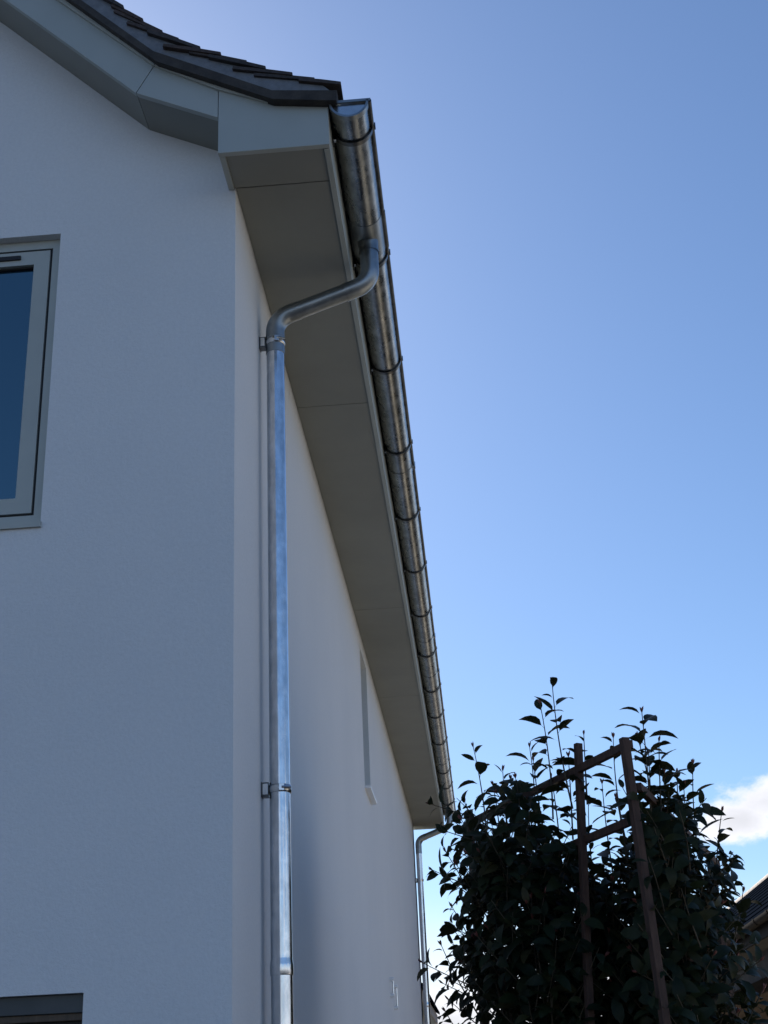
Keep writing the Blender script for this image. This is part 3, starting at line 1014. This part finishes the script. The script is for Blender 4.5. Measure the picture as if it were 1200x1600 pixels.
class Shrub:
    def __init__(self, name, base, label):
        self.root = thing(name, base, label, 'shrub')
        self.stems, self.buds, self.leaves = MB(), MB(), []

    def shoot(self, p0, p1, rng, n=None, size=1.0, r0=0.0035, bud=True, droop=0.0, bare=0.12, bow=0.05, keep=False):
        p0, p1 = Vector(p0), Vector(p1)
        L_ = (p1 - p0).length
        mid = (p0 + p1) / 2 + Vector((rng.uniform(-1, 1), rng.uniform(-1, 1), rng.uniform(-.2, .2))) * L_ * bow
        pts = []
        for i in range(9):
            t = i / 8
            pts.append(p0 * (1 - t) ** 2 + mid * 2 * t * (1 - t) + p1 * t * t)
        self.stems.tube(pts, [r0 * (1 - 0.6 * i / 8) for i in range(9)], 5, False)
        n = n or max(5, int(L_ / 0.027))
        ph = rng.uniform(0, 6.28)
        for i in range(n):
            t = bare + (1 - bare) * (i + rng.uniform(-.3, .3)) / n
            t = min(max(t, 0), 1)
            k = t * 8
            a, fr = int(min(k, 7)), k - int(min(k, 7))
            pos = pts[a].lerp(pts[a + 1], fr)
            tan = (pts[a + 1] - pts[a]).normalized()
            ph += 2.4 + rng.uniform(-.35, .35)
            side = tan.orthogonal().normalized()
            rad = side * math.cos(ph) + tan.cross(side) * math.sin(ph)
            open_ = R(rng.uniform(48, 88)) * (0.55 + 0.45 * (1 - t))
            ldir = (tan * math.cos(open_) + rad * math.sin(open_))
            ldir.z -= droop * rng.uniform(0.3, 1)
            ldir.normalize()
            nrm = (tan - ldir * tan.dot(ldir))
            if nrm.length < 1e-3:
                nrm = Vector((0, 0, 1))
            nrm.normalize()
            sz = size * rng.uniform(0.58, 1.15) * (1.0 if t < 0.85 else 0.72)
            M_ = Matrix((ldir, nrm.cross(ldir), nrm)).transposed()
            M_ = M_ @ Matrix.Rotation(rng.uniform(-.5, .5), 3, 'X') * sz
            M4 = M_.to_4x4()
            M4.translation = pos
            self.leaves.append((M4, rng.randrange(len(LEAVES)), keep))
        if bud:
            tip = pts[-1]
            tan = (pts[-1] - pts[-2]).normalized()
            for q in range(5):
                d = (tan + Vector((rng.uniform(-.5, .5), rng.uniform(-.5, .5), rng.uniform(-.1, .3)))).normalized()
                ll = rng.uniform(0.012, 0.026)
                self.buds.tube([tip - tan * 0.006, tip + d * ll * 0.5, tip + d * ll], [0.0015, 0.0042, 0.0006], 5, False)

    def finish(self, eye):
        inv = Matrix.Translation(-self.root.location)
        self.stems.build('stem', 'stem', self.root)
        self.buds.build('red_buds', 'bud', self.root)['kind'] = 'stuff'
        # the leaves that show largest become parts of their own, the rest one mass
        order = sorted(range(len(self.leaves)), key=lambda i: (not self.leaves[i][2], (self.leaves[i][0].translation - eye).length if self.leaves[i][0].translation.z > 1.85 else 99))
        own = set(order[:290])
        bulk = MB()
        for i, (M4, k, kp) in enumerate(self.leaves):
            if i in own:
                o = bpy.data.objects.new('leaf', LEAVES[k][2])
                col.objects.link(o)
                o.parent = self.root
                o.matrix_parent_inverse = inv
                o.matrix_basis = M4
            else:
                vs_, fs_, _ = LEAVES[k]
                bulk.add([M4 @ v for v in vs_], fs_, True)
        bulk.build('foliage', 'leaf', self.root)['kind'] = 'stuff'


EYE = Vector((0.77, -4.27, 1.6))


def fill(sh, rng, n, cx, cy, rx_, ry_, z0, z1, ztop, size=1.0, hole=None):
    k = 0
    while k < n:
        a, q = rng.uniform(0, 6.283), math.sqrt(rng.uniform(0, 1))
        bx_, by_ = cx + rx_ * q * 0.85 * math.cos(a), cy + ry_ * q * 0.85 * math.sin(a)
        bz = rng.uniform(z0, z1)
        ln = rng.uniform(0.16, 0.34)
        out = Vector((math.cos(a) * q, math.sin(a) * q, 0)) * rng.uniform(0.4, 1.1)
        d = (out + Vector((rng.uniform(-.35, .35), rng.uniform(-.35, .35), rng.uniform(0.25, 1.1)))).normalized()
        tip = Vector((bx_, by_, bz)) + d * ln
        if tip.z > ztop(tip.x, tip.y) or (hole and hole(tip)):
            k += 0.2
            continue
        sh.shoot((bx_, by_, bz), tip, rng, size=size, bud=rng.random() < .3, droop=0.25)
        k += 1


rng = random.Random(21)
s1 = Shrub('evergreen_shrub', (1.0, 1.95, 0), 'taller dark evergreen shrub on the house side of the trellis, long shoots above the rail')
for p in ((1.0, 1.95), (0.92, 2.05), (1.1, 1.8), (1.05, 2.1)):
    s1.stems.tube([(p[0], p[1], 0), (p[0] + .03, p[1] - .02, 1.2), (p[0] - .02, p[1] - .04, 2.5)], [0.018, 0.014, 0.006], 8, False)
tall1 = [((1.20, 1.36, 2.72), (1.163, 1.317, 3.270), 11), ((1.12, 1.46, 2.70), (1.108, 1.421, 3.205), 10), ((1.27, 1.44, 2.75), (1.284, 1.408, 3.050), 6),
         ((0.84, 2.10, 2.78), (0.805, 2.131, 3.205), 8), ((1.05, 1.76, 2.68), (1.06, 1.724, 3.088), 8), ((0.90, 1.96, 2.70), (0.883, 1.93, 2.968), 7),
         ((0.80, 2.02, 2.35), (0.640, 2.03, 2.690), 8), ((0.75, 1.95, 1.95), (0.598, 1.90, 2.26), 7), ((0.98, 1.85, 2.62), (0.965, 1.80, 2.96), 7),
         ((0.80, 2.05, 2.62), (0.745, 2.10, 2.93), 7), ((1.20, 1.52, 2.62), (1.215, 1.50, 2.98), 7), ((1.15, 1.65, 2.58), (1.14, 1.62, 2.92), 8),
         ((0.76, 2.0, 2.2), (0.655, 1.96, 2.43), 6), ((1.08, 1.55, 2.66), (1.06, 1.50, 2.97), 8), ((0.93, 1.80, 2.70), (0.93, 1.74, 2.99), 8), ((1.28, 1.62, 2.40), (1.29, 1.60, 2.80), 8), ((0.74, 1.9, 1.75), (0.60, 1.85, 1.98), 6)]
for a, b, n in tall1:
    s1.shoot(a, b, rng, n=int(n * 1.25), size=1.14, r0=0.0042, bare=0.08, bow=0.06, keep=True, droop=0.1)
zt1 = lambda x, y: 2.85 - max(0, x - 1.12) * 1.6 + 0.06 * math.sin(9 * x + 5 * y)
fill(s1, rng, 285, 1.005, 1.86, 0.265, 0.50, 1.65, 2.76, zt1)
fill(s1, rng, 100, 1.0, 1.86, 0.30, 0.50, 0.15, 1.65, zt1)
for k in range(12):
    t = rng.uniform(0.60, 0.86)
    p = Vector(B0).lerp(Vector(B1), t) + Vector((rng.uniform(-.12, .04), rng.uniform(-.05, .06), 0))
    s1.shoot(p + Vector((-0.06, 0.14, -0.10)), p + Vector((rng.uniform(-.04, .05), rng.uniform(-.08, -.02), rng.uniform(0.02, .10))), rng, n=8, size=0.95, bud=False, droop=0.3)
s1.finish(EYE)

rng = random.Random(33)
s2 = Shrub('evergreen_shrub', (1.6, 1.75, 0), 'broad dark evergreen shrub on the bungalow side of the trellis, leaves against the white cloud')
for p in ((1.6, 1.75), (1.68, 1.65), (1.52, 1.9)):
    s2.stems.tube([(p[0], p[1], 0), (p[0] + .03, p[1] - .02, 1.2), (p[0] - .02, p[1] - .04, 2.4)], [0.018, 0.014, 0.006], 8, False)
tall2 = [((1.49, 1.12, 2.62), (1.500, 1.081, 3.045), 13), ((1.52, 1.22, 2.60), (1.49, 1.25, 2.99), 11), ((1.44, 1.66, 2.62), (1.441, 1.694, 3.100), 9),
         ((1.73, 1.58, 2.52), (1.756, 1.548, 2.925), 9), ((1.60, 1.40, 2.52), (1.60, 1.38, 2.87), 11), ((1.70, 1.45, 2.22), (1.800, 1.441, 2.52), 7),
         ((1.78, 1.62, 2.35), (1.86, 1.60, 2.72), 8), ((1.38, 1.75, 2.45), (1.37, 1.72, 2.90), 9), ((1.66, 1.45, 2.45), (1.68, 1.40, 2.80), 10),
         ((1.42, 1.5, 2.4), (1.40, 1.48, 2.78), 9), ((1.55, 1.3, 2.45), (1.58, 1.22, 2.82), 10), ((1.53, 1.15, 2.55), (1.56, 1.12, 2.93), 10), ((1.50, 1.20, 2.55), (1.52, 1.18, 2.90), 10), ((1.66, 1.5, 2.5), (1.67, 1.47, 2.87), 9), ((1.80, 1.65, 2.1), (1.90, 1.60, 2.38), 7), ((1.75, 1.5, 1.75), (1.90, 1.48, 1.98), 7)]
for a, b, n in tall2:
    s2.shoot(a, b, rng, n=int(n * 1.25), size=1.14, r0=0.0042, bare=0.08, bow=0.06, keep=True, droop=0.15)
zt2 = lambda x, y: 2.80 - abs(x - 1.52) * 0.75 + 0.05 * math.sin(11 * x + 7 * y)
hole2 = lambda p: (p.x - 1.335 - (p.y - 1.6) * 0.10) ** 2 / 0.008 + (p.z - 2.56) ** 2 / 0.035 < 1
fill(s2, rng, 260, 1.55, 1.66, 0.20, 0.52, 1.65, 2.64, zt2, hole=hole2)
fill(s2, rng, 55, 1.32, 1.85, 0.10, 0.3, 1.65, 2.30, lambda x, y: 2.42)
fill(s2, rng, 26, 1.31, 1.75, 0.10, 0.3, 2.2, 2.55, lambda x, y: 2.70, size=0.9)
fill(s2, rng, 90, 1.58, 1.70, 0.30, 0.50, 0.15, 1.65, zt2)
for k in range(16):
    t = rng.uniform(0.62, 0.93)
    p = Vector(C0).lerp(Vector(C1), t) + Vector((rng.uniform(-.02, .12), rng.uniform(-.03, .06), 0))
    s2.shoot(p + Vector((0.10, 0.20, -0.10)), p + Vector((rng.uniform(-.05, .06), rng.uniform(-.08, -.02), rng.uniform(0.02, .10))), rng, n=8, size=0.95, bud=False, droop=0.3)
s2.finish(EYE)
